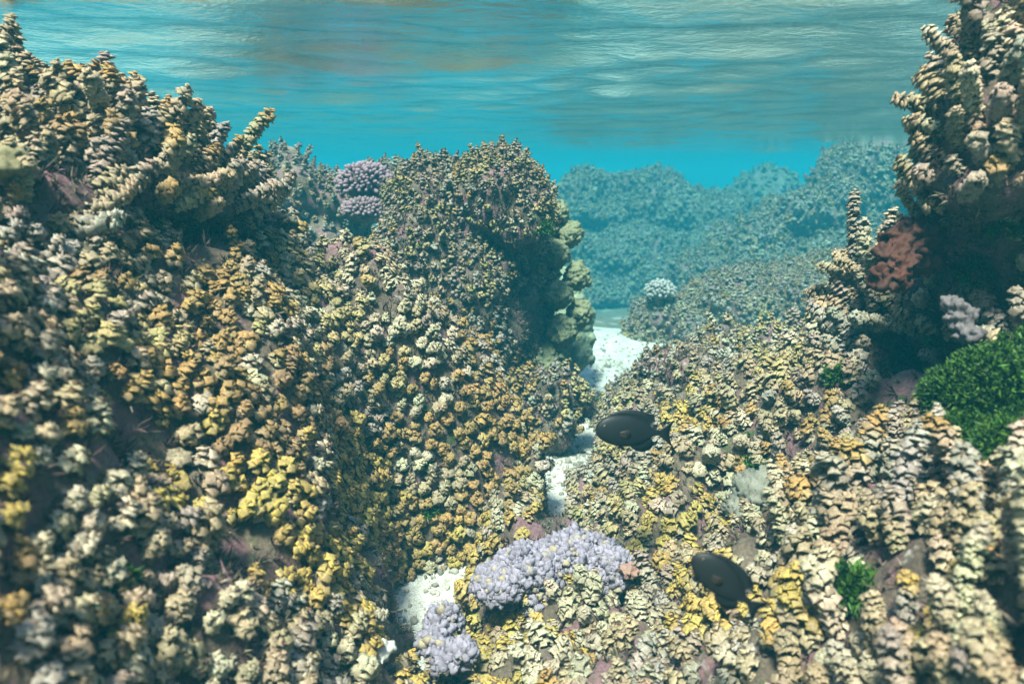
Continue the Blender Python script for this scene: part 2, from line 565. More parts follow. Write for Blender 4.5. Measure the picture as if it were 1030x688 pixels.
reef(lumps('reef_mound', [(705, 378, 2.15, .11, .11, .085), (665, 372, 2.3, .08, .09, .07), (690, 430, 2.2, .14, .13, .13)], .02, .03),
     'rounded greyish reef mound just behind the higher fish, at the foot of the right bank', .036, .018, (.014, .036), 'step mound')
reef(lumps('reef_mound', [(765, 385, 2.3, .11, .12, .08), (815, 372, 2.2, .09, .1, .08), (790, 430, 2.25, .18, .15, .13)], .02, .035),
     'stepped reef mound halfway up the right bank, left of the shaded hollow', .036, .018, (.014, .036), 'step mound')
reef(lumps('reef_mound', [(868, 278, 1.62, .04, .07, .05), (884, 295, 1.65, .06, .08, .09), (868, 345, 1.65, .08, .1, .12)], .016, .025),
     'narrow reef mound with tall stalks standing left of the reddish sponge', .034, .0175, (.05, .11), 'step mound')
tower = lumps('reef_pinnacle', [(1060, 70, 1.18, .13, .16, .22), (1000, 130, 1.15, .08, .1, .08), (985, 190, 1.17, .07, .1, .05), (1075, 230, 1.22, .16, .16, .16), (1010, 240, 1.28, .1, .1, .06), (1120, 330, 1.25, .2, .22, .22), (975, 290, 1.45, .10, .10, .10), (940, 310, 1.6, .12, .12, .10), (985, 340, 1.45, .10, .1, .1), (1120, 130, 1.15, .14, .2, .3), (1150, 450, 1.15, .2, .2, .25)], .016, .03)
reef(tower, 'tall dark reef pinnacle at the right edge, overhanging a shaded hollow', .036, .018, (.04, .09), 'right tower')

# ------------------------------------------------------------------ seaweed stalks
def blade_template(n, lod):
    """a stalked, arched, toothed cap; z = outward, y = along the stalk"""
    ang = np.arange(n) * 2 * math.pi / n + math.pi / n
    ci, si = np.cos(ang), np.sin(ang)
    jag = 1 + (0.30 if n > 8 else .27) * np.where(np.arange(n) % 2 == 0, 1, -1) if n >= 6 else np.array((1.25, .85, 1.1, .9, 1.15))
    th = math.radians(36)
    Y, Z = np.array((0, math.cos(th), -math.sin(th))), np.array((0, math.sin(th), math.cos(th)))
    X = np.array((1, 0, 0))
    c = np.array((0, .04, .72))
    V, tt = [], []
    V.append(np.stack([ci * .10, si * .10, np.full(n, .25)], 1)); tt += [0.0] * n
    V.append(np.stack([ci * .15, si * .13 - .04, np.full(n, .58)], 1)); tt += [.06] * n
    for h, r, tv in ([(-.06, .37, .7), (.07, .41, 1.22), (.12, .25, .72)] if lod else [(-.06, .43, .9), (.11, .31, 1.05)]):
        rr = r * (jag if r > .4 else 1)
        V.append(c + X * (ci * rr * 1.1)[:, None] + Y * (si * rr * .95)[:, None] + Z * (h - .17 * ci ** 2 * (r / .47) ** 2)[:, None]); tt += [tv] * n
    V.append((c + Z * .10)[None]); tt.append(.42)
    nr = len(V) - 1
    V = np.concatenate(V)
    F = [(k * n + j, k * n + (j + 1) % n, (k + 1) * n + (j + 1) % n, (k + 1) * n + j) for k in range(nr - 1) for j in range(n)]
    last, cc = (nr - 1) * n, len(V) - 1
    T = [(last + j, last + (j + 1) % n, cc) for j in range(n)]
    return V, np.array(tt), np.array(F), np.array(T)


TPL = {2: blade_template(10, True), 1: blade_template(8, True), 0: blade_template(5, False)}


def stalk(base, axis, R, L, c_body, c_tip, c_neck, lod, r):
    """blades (body, tip) and stem as arrays in world space."""
    axis = axis / np.linalg.norm(axis)
    bend = r.normal(0, .18, 3); bend -= axis * bend.dot(axis); bend += np.array((0, 0, .12))
    t0 = np.cross(axis, (0.3, 1, 0.2)); t0 /= np.linalg.norm(t0)
    t1 = np.cross(axis, t0)
    sp_ = R * (.46 if lod else .58)
    nw = max(3, int(L / sp_))
    pos, dirs, sc, tipf, shade = [], [], [], [], []
    for w in range(nw):
        s = (w + .4) / nw
        k = nw - 1 - w
        el = .25 + (.15 if k == 2 else .38 if k == 1 else .75 if k == 0 else 0.0)
        rad = R * (.60 if k == 0 else .86 if k == 1 else .98 if k == 2 else 1.0) * (.8 + .2 * min(1, (w + 1) / 3))
        nb = (4 if k == 0 else 6 if k == 1 else 7) if lod else (3 if k == 0 else 5)
        a0 = w * 2.4 / 1.7 + r.uniform(0, .6)
        P = base + axis * (L * s) + bend * L * s * s - axis * sp_ * (.75 if k == 0 else .3 if k == 1 else 0)
        for j in range(nb):
            if k > 2 and r.random() < .08: continue
            a = a0 + j * 2 * math.pi / nb + r.normal(0, .22)
            e = el + r.normal(0, .20)
            o = t0 * math.cos(a) + t1 * math.sin(a)
            dirs.append(o * math.cos(e) + axis * math.sin(e))
            pos.append(P + axis * sp_ * (r.uniform(-.55, .55) if k else 0)); sc.append(rad * r.uniform(.76, 1.18)); tipf.append(1.0 if k < 2 else .75 if k == 2 else .3 if k == 3 else 0.0)
            shade.append(r.uniform(.78, 1.2))
        if k == 0:
            dirs.append(axis + r.normal(0, .15, 3)); pos.append(P + axis * R * .06); sc.append(R * .62); tipf.append(1.0); shade.append(1.1)
    pos, D, sc, tipf, shade = map(np.array, (pos, dirs, sc, tipf, shade))
    D /= np.linalg.norm(D, axis=1)[:, None]
    Y = axis[None] - D * (D @ axis)[:, None]
    ln = np.linalg.norm(Y, axis=1)[:, None]
    Y = np.where(ln > .05, Y / np.maximum(ln, .05), t0[None])
    X = np.cross(Y, D)
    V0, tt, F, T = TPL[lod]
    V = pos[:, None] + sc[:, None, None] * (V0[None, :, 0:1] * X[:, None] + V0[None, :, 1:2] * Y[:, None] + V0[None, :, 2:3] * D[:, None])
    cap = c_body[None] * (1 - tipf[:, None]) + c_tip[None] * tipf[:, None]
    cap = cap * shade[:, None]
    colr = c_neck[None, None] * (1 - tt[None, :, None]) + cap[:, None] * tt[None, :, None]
    nV = len(V0); nb = len(pos)
    offs = (np.arange(nb) * nV)
    # stem
    ns, segs = (6, 4) if lod else (4, 2)
    s = np.linspace(-.15, .97, segs + 1)
    P = base[None] + axis[None] * (L * s)[:, None] + bend[None] * (L * np.maximum(s, 0) ** 2)[:, None]
    an = np.arange(ns) * 2 * math.pi / ns
    ring = np.cos(an)[:, None] * t0[None] + np.sin(an)[:, None] * t1[None]
    rr = R * np.linspace(.36, .22, segs + 1)
    SV = (P[:, None] + ring[None] * rr[:, None, None]).reshape(-1, 3)
    SF = np.array([(k * ns + j, k * ns + (j + 1) % ns, (k + 1) * ns + (j + 1) % ns, (k + 1) * ns + j) for k in range(segs) for j in range(ns)])
    return dict(V=V, C=colr, F=F, T=T, offs=offs, tip=tipf > .9, SV=SV, SF=SF, SC=np.tile(c_neck * .8, (len(SV), 1)))


def blades_arrays(st, mask):
    V, C = st['V'][mask], st['C'][mask]
    n = len(V); nv = V.shape[1]
    offs = np.arange(n) * nv
    F = (offs[:, None, None] + st['F'][None]).reshape(-1, 4)
    T = (offs[:, None, None] + st['T'][None]).reshape(-1, 3)
    return V.reshape(-1, 3), C.reshape(-1, 3), F, T


# colours of the stalks (albedo)
CREAM = np.array((.40, .34, .225)); TAN = np.array((.32, .245, .145)); ROSE = np.array((.28, .222, .165)); GREY = np.array((.29, .255, .20))
OLIVE = np.array((.34, .27, .11)); GOLD = np.array((.31, .19, .058)); YELLOW = np.array((.38, .265, .062)); RUST = np.array((.24, .145, .06))
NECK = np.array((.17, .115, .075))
PALETTE = {'cream': CREAM, 'tan': TAN, 'rosy brown': ROSE, 'grey': GREY, 'olive': OLIVE, 'golden brown': GOLD, 'mustard yellow': YELLOW, 'rust brown': RUST}
# patches of yellow / gold tipped stalks: px, py, radius px, strength, tint
PATCH = [(205, 355, 90, .8, 'golden brown'), (170, 310, 30, .5, 'golden brown'), (430, 400, 80, .62, 'golden brown'), (490, 430, 90, .68, 'golden brown'), (330, 455, 100, .55, 'golden brown'), (350, 330, 80, .45, 'olive'), (120, 330, 70, .4, 'olive'),
         (260, 490, 95, .75, 'mustard yellow'), (320, 540, 75, .75, 'mustard yellow'), (20, 470, 45, .7, 'mustard yellow'), (0, 400, 40, .5, 'golden brown'), (70, 660, 60, .8, 'mustard yellow'), (280, 415, 60, .5, 'rust brown'),
         (520, 590, 75, .75, 'mustard yellow'), (440, 590, 70, .5, 'golden brown'), (480, 650, 90, .45, 'mustard yellow'), (690, 530, 40, .8, 'mustard yellow'), (640, 560, 30, .3, 'mustard yellow'),
         (715, 610, 40, .6, 'mustard yellow'), (600, 370, 45, .5, 'olive'), (690, 425, 30, .6, 'mustard yellow'), (810, 430, 60, .4, 'golden brown'), (790, 640, 50, .5, 'mustard yellow'), (920, 640, 40, .6, 'mustard yellow'), (770, 365, 40, .4, 'olive'),
         (590, 520, 60, .35, 'olive'), (480, 190, 90, .4, 'olive'), (150, 130, 90, .25, 'golden brown'), (250, 160, 60, .3, 'golden brown'), (930, 90, 60, .3, 'tan'), (90, 230, 60, .35, 'rust brown')]
BARE = []   # (px, py, radius) left bare of stalks: hollows and bare rock
BARE += [(205, 250, 28), (130, 440, 30), (150, 455, 24), (250, 560, 34), (225, 575, 26), (120, 555, 24), (40, 510, 22), (540, 335, 26), (530, 310, 24), (765, 505, 24), (750, 550, 20), (905, 370, 36), (885, 415, 24), (895, 590, 34), (870, 610, 28), (935, 600, 26), (1000, 620, 26),
         (985, 255, 34), (1025, 300, 34), (940, 320, 16), (960, 290, 18), (905, 260, 24), (985, 405, 60), (560, 553, 38), (610, 565, 28), (515, 568, 24), (450, 620, 16), (10, 165, 22)]


def patch_fraction(px, py, L):
    out = np.zeros(len(px))
    return out




def blocks_sand(p):
    for h in (0.0, .035, .07):
        x, y, d = proj(p + np.array((0, 0, h)))
        for cx, cy, rx, ry in SAND_SEEN:
            if ((x - cx) / rx) ** 2 + ((y - cy) / ry) ** 2 < 1: return True
    return False


def scatter():
    pts = []
    for o, spacing, size, lens, key in REEFS:
        V, Nn, T = mesh_arrays(o.data)
        A, B, C = V[T[:, 0]], V[T[:, 1]], V[T[:, 2]]
        cr = np.cross(B - A, C - A); ar = np.linalg.norm(cr, axis=1) / 2
        fn = cr / np.maximum(np.linalg.norm(cr, axis=1), 1e-12)[:, None]
        ctr = (A + B + C) / 3
        px, py, d = proj(ctr)
        ok = (d > .35) & (px > -230) & (px < 1260) & (py > -160) & (py < 900) & (ctr[:, 2] > floor_z(ctr[:, 0], ctr[:, 1]) - .03) & (fn[:, 2] > -.35)
        ok &= (np.einsum('ij,ij->i', fn, -ctr) / np.linalg.norm(ctr, axis=1) > -.45)
        idx = np.where(ok)[0]
        w = ar[idx]
        n = int(w.sum() / spacing ** 2 * 12)
        pick = rng.choice(idx, n, p=w / w.sum())
        u, v = rng.random(n), rng.random(n)
        f = u + v > 1; u[f], v[f] = 1 - u[f], 1 - v[f]
        P = A[pick] + u[:, None] * (B - A)[pick] + v[:, None] * (C - A)[pick]
        Nv = Nn[T[pick, 0]] * .5 + fn[pick] * .5
        px, py, d = proj(P)
        keep = np.ones(n, bool)
        for bx, by, br in BARE:
            keep &= np.hypot(px - bx, py - by) > br
        grid = {}
        for k in range(n):
            if not keep[k]: continue
            p = P[k]
            g = fbm(p, 4.5, 2, 11.0)
            if fbm(p, 11.0, 2, 4.0) < -.42 and d[k] < 3: continue
            if key.endswith('bank') and gully_dist(p[0], p[1]) < (.16 if p[1] > 1.8 else .075): continue
            if blocks_sand(p): continue
            if p[2] + .8 * lens[1] > SURFACE_Z: continue
            sp_ = spacing * (1 + .5 * max(0, -g - .1)) * (1.0 if Nv[k][2] > .1 else 1.25)
            key3 = tuple((p / spacing).astype(int))
            bad = False
            for dx in (-1, 0, 1):
                for dy in (-1, 0, 1):
                    for dz in (-1, 0, 1):
                        for q in grid.get((key3[0] + dx, key3[1] + dy, key3[2] + dz), ()):
                            if ((p - q) ** 2).sum() < (sp_ * .80) ** 2:
                                bad = True; break
                        if bad: break
                    if bad: break
                if bad: break
            if bad: continue
            grid.setdefault(key3, []).append(p)
            nn = Nv[k] / np.linalg.norm(Nv[k])
            pts.append((p, nn, size, lens, key, px[k], py[k], d[k]))
    return pts


PTS = scatter()
r2 = np.random.default_rng(21)
STALKS = []
for p, nn, size, lens, key, px, py, d in PTS:
    up = np.array((0, 0, 1.0))
    ax = nn * (.85 if key not in ('left head', 'right tower') else .9) + up * (.6 if key.endswith('bank') else .7) + r2.normal(0, .22, 3)
    ax /= np.linalg.norm(ax)
    R = size * r2.uniform(.78, 1.2) * (1 + .32 * np.clip(fbm(p, 3.2, 2, 5.5), -.8, .8))
    L = r2.uniform(*lens) * (1.5 if r2.random() < .07 else 1)
    if key == 'right bank' and px > 780 and py > 455 and r2.random() < .5: L *= 2.2; ax = ax * .5 + up * .6; ax /= np.linalg.norm(ax)
    x = r2.random()
    names = ['cream', 'tan', 'rosy brown', 'grey']
    w = {'left bank': (.42, .28, .18, .12), 'right bank': (.35, .3, .17, .18), 'left head': (.2, .45, .25, .1), 'right tower': (.25, .35, .3, .1), 'middle mound': (.2, .3, .15, .35)}.get(key, (.2, .3, .1, .4))
    body = names[int(np.clip(np.searchsorted(np.cumsum(w), np.clip(.5 + .62 * fbm(p, 6.0, 2, 7.7) + r2.normal(0, .16), 0, .999)), 0, 3))]
    tip = body
    for bx, by, br, s, nm in PATCH:
        q = math.hypot(px - bx, py - by) / br
        if q < 1.35 and fbm(p, 9.0, 2, 2.2) * 1.1 + .5 + r2.normal(0, .1) < s * 1.15 * math.exp(-.7 * q * q):
            tip = nm
    if tip == body and r2.random() < .04: tip = 'golden brown'
    STALKS.append(dict(p=p, ax=ax, R=R, L=L, body=body, tip=tip, key=key, px=px, py=py, d=d, seed=int(r2.integers(1 << 30))))

# which of them show largest: a small depth-buffer pass
W_, H_ = 515, 344
zb = np.full((H_, W_), 1e9); ib = np.full((H_, W_), -1)
for o, *_ in REEFS:
    V, Nn, T = mesh_arrays(o.data)
    px, py, d = proj(V)
    ok = (d > .2) & (px > 0) & (px < 1030) & (py > 0) & (py < 688)
    ix, iy, dd = (px[ok] / 2).astype(int), (py[ok] / 2).astype(int), d[ok] + .02
    for ox in range(-3, 4):
        for oy in range(-3, 4):
            np.minimum.at(zb, (np.clip(iy + oy, 0, H_ - 1), np.clip(ix + ox, 0, W_ - 1)), dd)
for k, s in enumerate(STALKS):
    for f in np.linspace(0, 1, 5):
        q = s['p'] + s['ax'] * s['L'] * f
        px, py, d = proj(q)
        rad = s['R'] * .95 / max(d, .1) * FPX / 2
        x0, x1, y0, y1 = int(max(0, px / 2 - rad)), int(min(W_ - 1, px / 2 + rad)), int(max(0, py / 2 - rad)), int(min(H_ - 1, py / 2 + rad))
        if x1 <= x0 or y1 <= y0 or d < .2: continue
        yy, xx = np.mgrid[y0:y1 + 1, x0:x1 + 1]
        m = ((xx - px / 2) ** 2 + (yy - py / 2) ** 2 < rad * rad) & (zb[y0:y1 + 1, x0:x1 + 1] > d)
        zb[y0:y1 + 1, x0:x1 + 1][m] = d; ib[y0:y1 + 1, x0:x1 + 1][m] = k
cnt = np.bincount(ib[ib >= 0], minlength=len(STALKS))
order = np.argsort(-cnt)
LONE = set(int(k) for k in order[:300])
print('stalks', len(STALKS), 'largest', cnt[order[:3]], 'smallest lone', cnt[order[299]], 'visible', (cnt > 0).sum())


def make(k):
    s = STALKS[k]
    r = np.random.default_rng(s['seed'])
    d = s['d']
    lod = 2 if d < .95 else 1 if d < 2.2 else 0
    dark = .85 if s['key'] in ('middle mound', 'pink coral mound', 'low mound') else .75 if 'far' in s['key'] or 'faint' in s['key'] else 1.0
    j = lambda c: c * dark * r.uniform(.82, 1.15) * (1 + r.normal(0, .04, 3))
    return stalk(s['p'], s['ax'], s['R'], s['L'], j(PALETTE[s['body']]), j(PALETTE[s['tip']]), j(NECK), lod, r)


AV, AC, AF, AT = [], [], [], []
base_i = 0
for k, s in enumerate(STALKS):
    st = make(k)
    if k in LONE:
        e = empty('seaweed_stalk', s['p'])
        tag(e, s['tip'] + ' seaweed stalk on the reef', 'seaweed', 'seaweed stalks growing on the reef')
        o0 = s['p']
        mesh_from('stem', st['SV'] - o0, [st['SF']], M_weed, e, st['SC'])
        for nm, m in (('blade_whorls', ~st['tip']), ('crown_tip', st['tip'])):
            if not m.any(): continue
            V, C, F, T = blades_arrays(st, m)
            mesh_from(nm, V - o0, [F, T], M_weed, e, C)
        s['obj'] = e
    else:
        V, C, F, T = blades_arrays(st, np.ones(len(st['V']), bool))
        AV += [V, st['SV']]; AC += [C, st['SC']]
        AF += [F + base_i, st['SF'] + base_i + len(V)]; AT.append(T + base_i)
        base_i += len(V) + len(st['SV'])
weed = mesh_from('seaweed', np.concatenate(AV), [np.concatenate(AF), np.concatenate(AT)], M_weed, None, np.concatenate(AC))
tag(weed, 'dense carpet of small brown and cream seaweed covering the reef rocks', 'seaweed', kind='stuff')
print('carpet faces', len(weed.data.polygons))

# ------------------------------------------------------------------ corals, sponge, loose rock
def join_parts(parts):
    """[(V, C, F4, T3)] -> arrays"""
    V, C, F, T, b = [], [], [], [], 0
    for v, c, f, t in parts:
        V.append(v); C.append(np.broadcast_to(c, v.shape)); b0 = b; b += len(v)
        if f is not None and len(f): F.append(f + b0)
        if t is not None and len(t): T.append(t + b0)
    L = []
    if F: L.append(np.concatenate(F))
    if T: L.append(np.concatenate(T))
    return np.concatenate(V), np.concatenate(C), L


_b = bmesh.new(); bmesh.ops.create_icosphere(_b, subdivisions=2, radius=1.0)
ICO_V = np.array([v.co[:] for v in _b.verts]); ICO_T = np.array([[v.index for v in f.verts] for f in _b.faces]); _b.free()


def frame(d):
    d = np.asarray(d, float); d = d / np.linalg.norm(d)
    a = np.cross(d, (0.2, .1, 1) if abs(d[2]) < .9 else (1, .1, 0)); a /= np.linalg.norm(a)
    return a, np.cross(d, a), d


def fib_dirs(n, zmin=-.2):
    k = np.arange(n * 2)
    z = 1 - 2 * (k + .5) / len(k)
    a = k * 2.39996
    D = np.stack([np.cos(a) * np.sqrt(1 - z * z), np.sin(a) * np.sqrt(1 - z * z), z], 1)
    return D[D[:, 2] > zmin]


def knobby_coral(name, loc, radii, n, knob, stretch, tipc, gapc, r, zmin=-.3):
    """dome of separate short rounded branches"""
    radii = np.array(radii)
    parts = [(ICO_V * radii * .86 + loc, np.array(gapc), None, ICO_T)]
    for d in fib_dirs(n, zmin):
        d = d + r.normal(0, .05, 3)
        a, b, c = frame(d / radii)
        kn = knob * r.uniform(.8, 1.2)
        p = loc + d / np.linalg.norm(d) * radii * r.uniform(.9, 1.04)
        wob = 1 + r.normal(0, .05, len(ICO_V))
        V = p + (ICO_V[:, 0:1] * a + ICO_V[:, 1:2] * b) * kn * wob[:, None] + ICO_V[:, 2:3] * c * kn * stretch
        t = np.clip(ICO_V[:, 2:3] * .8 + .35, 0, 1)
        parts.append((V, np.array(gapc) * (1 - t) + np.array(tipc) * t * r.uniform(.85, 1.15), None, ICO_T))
    V, C, L = join_parts(parts)
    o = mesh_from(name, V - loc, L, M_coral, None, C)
    o.location = loc
    return o


rc = np.random.default_rng(5)
G_POC = 'knobbed corals on the reef'
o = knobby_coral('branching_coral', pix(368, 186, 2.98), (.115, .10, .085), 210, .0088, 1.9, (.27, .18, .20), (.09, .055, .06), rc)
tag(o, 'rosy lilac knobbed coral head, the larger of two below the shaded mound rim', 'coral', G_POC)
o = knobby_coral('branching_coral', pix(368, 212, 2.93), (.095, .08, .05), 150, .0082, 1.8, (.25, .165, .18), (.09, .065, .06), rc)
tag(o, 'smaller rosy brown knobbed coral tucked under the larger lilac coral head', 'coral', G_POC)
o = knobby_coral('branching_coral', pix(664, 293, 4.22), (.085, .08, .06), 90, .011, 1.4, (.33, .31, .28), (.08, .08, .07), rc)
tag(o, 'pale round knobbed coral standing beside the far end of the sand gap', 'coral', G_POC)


def lumpy_colony(name, blobs, knob, n_per, voxel, col_a, col_b, r, up=.1, jit=.25, amp=.0, separate=False):
    if separate:
        parts = []
        for b in blobs:
            c = pix(*b[:3]); R = np.array(b[3:6])
            parts.append((ICO_V * R * .9 + c, np.array(col_b) * .45, None, ICO_T))
            for d in fib_dirs(n_per, -.3):
                d = d + r.normal(0, .12, 3); d /= np.linalg.norm(d)
                k = knob * r.uniform(.45, 1.4)
                a_, b_, c_ = frame(d / R)
                p = c + d * R * (r.uniform(.90, 1.06) + .16 * fbm(c + d * R, 22, 2, 1.0))
                V = p + (ICO_V[:, :1] * a_ * r.uniform(.8, 1.2) + ICO_V[:, 1:2] * b_ + ICO_V[:, 2:] * c_ * r.uniform(.8, 1.6)) * k * (1 + r.normal(0, .24, (len(ICO_V), 1)))
                f = np.clip(ICO_V[:, 2:] * .6 + .55, 0, 1)
                base = np.array(col_a) * r.uniform(.7, 1.15)
                if r.random() < .08: base = np.array((.3, .24, .16))
                parts.append((V, base * f + np.array(col_b) * .5 * (1 - f), None, ICO_T))
        V, C, L = join_parts(parts)
        loc = V.mean(0)
        o = mesh_from(name, V - loc, L, M_coral, None, C)
        o.location = loc
        return o
    """a continuous skin over many small lumps"""
    bm = bmesh.new()
    for b in blobs:
        c = pix(*b[:3]); R = np.array(b[3:6])
        bmesh.ops.create_icosphere(bm, subdivisions=2, radius=1.0, matrix=Matrix.Translation(c) @ Matrix.Diagonal((*R, 1)))
        for d in fib_dirs(n_per, -.25):
            d = d + r.normal(0, .09, 3); d /= np.linalg.norm(d)
            k = knob * r.uniform(1 - jit * 2, 1 + jit * 1.6)
            p = c + d * R * r.uniform(.95, 1.08)
            bmesh.ops.create_icosphere(bm, subdivisions=2, radius=1.0, matrix=Matrix.Translation(p) @ Matrix.Diagonal((k, k, k * r.uniform(.8, 1.3), 1)))
    me = bpy.data.meshes.new('tmp'); bm.to_mesh(me); bm.free()
    t = bpy.data.objects.new('tmp', me); COL.objects.link(t)
    md = t.modifiers.new('r', 'REMESH'); md.mode = 'VOXEL'; md.voxel_size = voxel
    sm = t.modifiers.new('s', 'SMOOTH'); sm.factor = 0.5; sm.iterations = 2
    me2 = bpy.data.meshes.new_from_object(t.evaluated_get(bpy.context.evaluated_depsgraph_get()))
    bpy.data.objects.remove(t); bpy.data.meshes.remove(me)
    V, Nn, T = mesh_arrays(me2)
    nz = np.array([fbm(v, 28, 2, 2.0) for v in V])
    if amp: V = V + Nn * (amp * np.array([fbm(v, 90, 2, 8.0) for v in V]))[:, None]
    f = np.clip(nz * .7 + .5, 0, 1)[:, None]
    C = np.array(col_a) * f + np.array(col_b) * (1 - f)
    loc = V.mean(0)
    bpy.data.meshes.remove(me2)
    o = mesh_from(name, V - loc, [T], M_coral, None, C)
    o.location = loc
    return o


G_CRUST = 'lavender crusting corals at the front of the gap'
LAV, LAV2 = (.245, .21, .25), (.14, .11, .135)
o = lumpy_colony('crusting_coral', [(580, 562, 1.50, .085, .07, .05), (535, 572, 1.47, .07, .06, .04), (500, 588, 1.45, .05, .05, .035), (610, 575, 1.48, .055, .05, .045), (560, 590, 1.5, .12, .08, .05)], .0068, 620, .003, LAV, LAV2, rc, separate=True)
tag(o, 'broad lavender crusting coral with fine knobs, the biggest one, between seaweed stalks', 'coral', G_CRUST)
o = lumpy_colony('crusting_coral', [(447, 625, 1.4, .032, .03, .03), (438, 648, 1.37, .03, .03, .03)], .0075, 90, .0035, LAV, LAV2, rc, separate=True)
tag(o, 'small lavender crusting coral just right of the front white sand patch', 'coral', G_CRUST)
o = lumpy_colony('crusting_coral', [(452, 663, 1.3, .028, .03, .025), (466, 655, 1.29, .018, .018, .018)], .0075, 80, .0035, LAV, LAV2, rc, separate=True)
tag(o, 'small lavender crusting coral at the bottom of the picture below the sand patch', 'coral', G_CRUST)
o = lumpy_colony('lobed_coral', [(560, 216, 2.75, .035, .06, .045), (574, 238, 2.74, .035, .05, .045), (560, 258, 2.72, .04, .06, .05), (580, 280, 2.74, .04, .05, .05), (562, 298, 2.7, .05, .06, .05), (583, 318, 2.75, .04, .05, .05), (566, 335, 2.72, .05, .07, .06), (550, 400, 2.8, .09, .12, .25), (550, 270, 2.85, .05, .08, .26)], .0125, 46, .0045, (.20, .20, .11), (.12, .13, .07), rc, amp=.009)
tag(o, 'olive lobed coral column hanging down the right side of the middle mound', 'coral')
o = lumpy_colony('lobed_coral', [(576, 318, 3.3, .085, .1, .085), (566, 295, 3.35, .08, .1, .10), (578, 350, 3.3, .085, .1, .12)], .022, 22, .010, (.24, .27, .17), (.14, .17, .11), rc, amp=.01)
tag(o, 'greenish lumpy coral boulder at the left edge of the far sand', 'coral')
o = lumpy_colony('red_sponge', [(908, 250, 1.26, .03, .03, .032), (900, 268, 1.24, .026, .025, .03), (922, 240, 1.26, .028, .03, .03), (895, 283, 1.23, .02, .02, .015), (925, 262, 1.27, .03, .03, .03)], .012, 12, .004, (.075, .024, .014), (.045, .018, .012), rc, amp=.014)
tag(o, 'reddish brown smooth lobed sponge under the overhang of the right pinnacle', 'sponge')
o = lumpy_colony('crusting_coral', [(966, 322, 1.12, .014, .02, .022), (958, 308, 1.14, .012, .02, .010), (972, 338, 1.1, .010, .015, .012)], .006, 30, .0035, (.15, .13, .13), (.07, .06, .06), rc, amp=.013)
tag(o, 'whitish violet crust in the shade beside the green bush at the right', 'coral')
o = lumpy_colony('pale_rock', [(762, 498, 1.5, .05, .06, .05), (748, 515, 1.48, .035, .04, .03), (775, 512, 1.5, .04, .05, .04)], .012, 10, .006, (.20, .19, .15), (.10, .10, .075), rc, amp=.016)
tag(o, 'pale bare rock lying between seaweed stalks right of the lavender coral', 'rock', 'pale bare rocks')
o = lumpy_colony('pale_rock', [(12, 160, 1.0, .018, .02, .012), (2, 172, .98, .02, .02, .012)], .007, 12, .005, (.24, .21, .11), (.12, .11, .05), rc, amp=.008)
tag(o, 'pale yellowish bare rock at the left edge under the tall knoll stalks', 'rock', 'pale bare rocks')
o = lumpy_colony('crusting_coral', [(632, 574, 1.42, .015, .017, .012)], .005, 24, .004, (.36, .19, .14), (.22, .14, .11), rc, amp=.009)
tag(o, 'small salmon pink crust at the right end of the lavender coral', 'coral')
o = lumpy_colony('pale_rock', [(382, 655, 1.2, .02, .025, .018)], .008, 10, .005, (.66, .63, .55), (.45, .43, .36), rc, amp=.006)
tag(o, 'small white rock in front of the sand patch at the bottom', 'rock', 'pale bare rocks')

# rubble lying on the sand
parts = []
for k in range(700):
    a, b = SEGS[int(rc.integers(len(SEGS)))]
    t = rc.uniform(-.3, 1.2)
    q = a + (b - a) * t + rc.normal(0, .10, 2)
    sz = rc.uniform(.003, .011) * (1 if rc.random() < .93 else 1.4)
    V = ICO_V * sz * rc.uniform(.4, 1.3, 3) * (1 + rc.normal(0, .2, (len(ICO_V), 1)))
    parts.append((V + np.array((q[0], q[1], floor_z(q[0], q[1]) + sz * .2)), np.array((.46, .41, .33)) * rc.uniform(.3, 1.2), None, ICO_T))
V, C, L = join_parts(parts)
tag(mesh_from('coral_rubble', V, L, M_coral, None, C), 'bits of pale coral rubble strewn on the white sand', 'rubble', kind='stuff')


# ------------------------------------------------------------------ soft green algae and low turf
def leaf_tufts(base, nrm, length, n, width, cols, r, spread=.7):
    """n narrow folded blades growing from each base point; arrays in, arrays out"""
    base = np.repeat(np.atleast_2d(base), n, 0); nrm = np.repeat(np.atleast_2d(nrm), n, 0)
    length = np.repeat(np.broadcast_to(length, (len(base) // n,)), n)
    m = len(base)
    d = nrm + r.normal(0, spread, (m, 3)); d /= np.linalg.norm(d, axis=1)[:, None]
    a = np.cross(d, r.normal(0, 1, (m, 3))); a /= np.linalg.norm(a, axis=1)[:, None]
    b = np.cross(d, a)
    L_, w = (length * r.uniform(.5, 1.2, m))[:, None], (width * r.uniform(.7, 1.3, m))[:, None]
    droop = r.normal(0, .25, (m, 3)) * L_
    p1, p2 = base + d * L_ * .5 + droop * .25, base + d * L_ + droop
    V = np.stack([base - a * w * .4, base + a * w * .4, p1 + a * w + b * w * .5, p1 - b * w * .3, p1 - a * w + b * w * .5, p2], 1)
    c = np.array(cols)[r.integers(len(cols), size=m)] * r.uniform(.7, 1.3, (m, 1))
    C = np.repeat(c[:, None], 6, 1)
    F = np.array([(0, 1, 3), (1, 2, 3), (0, 3, 4), (3, 2, 5), (4, 3, 5)])[None] + (np.arange(m) * 6)[:, None, None]
    return V.reshape(-1, 3), C.reshape(-1, 3), F.reshape(-1, 3)


BVH = []
for o, *_ in REEFS:
    V, Nn, T = mesh_arrays(o.data)
    BVH.append(bvhtree.BVHTree.FromPolygons([tuple(v) for v in V], [tuple(int(i) for i in t) for t in T]))


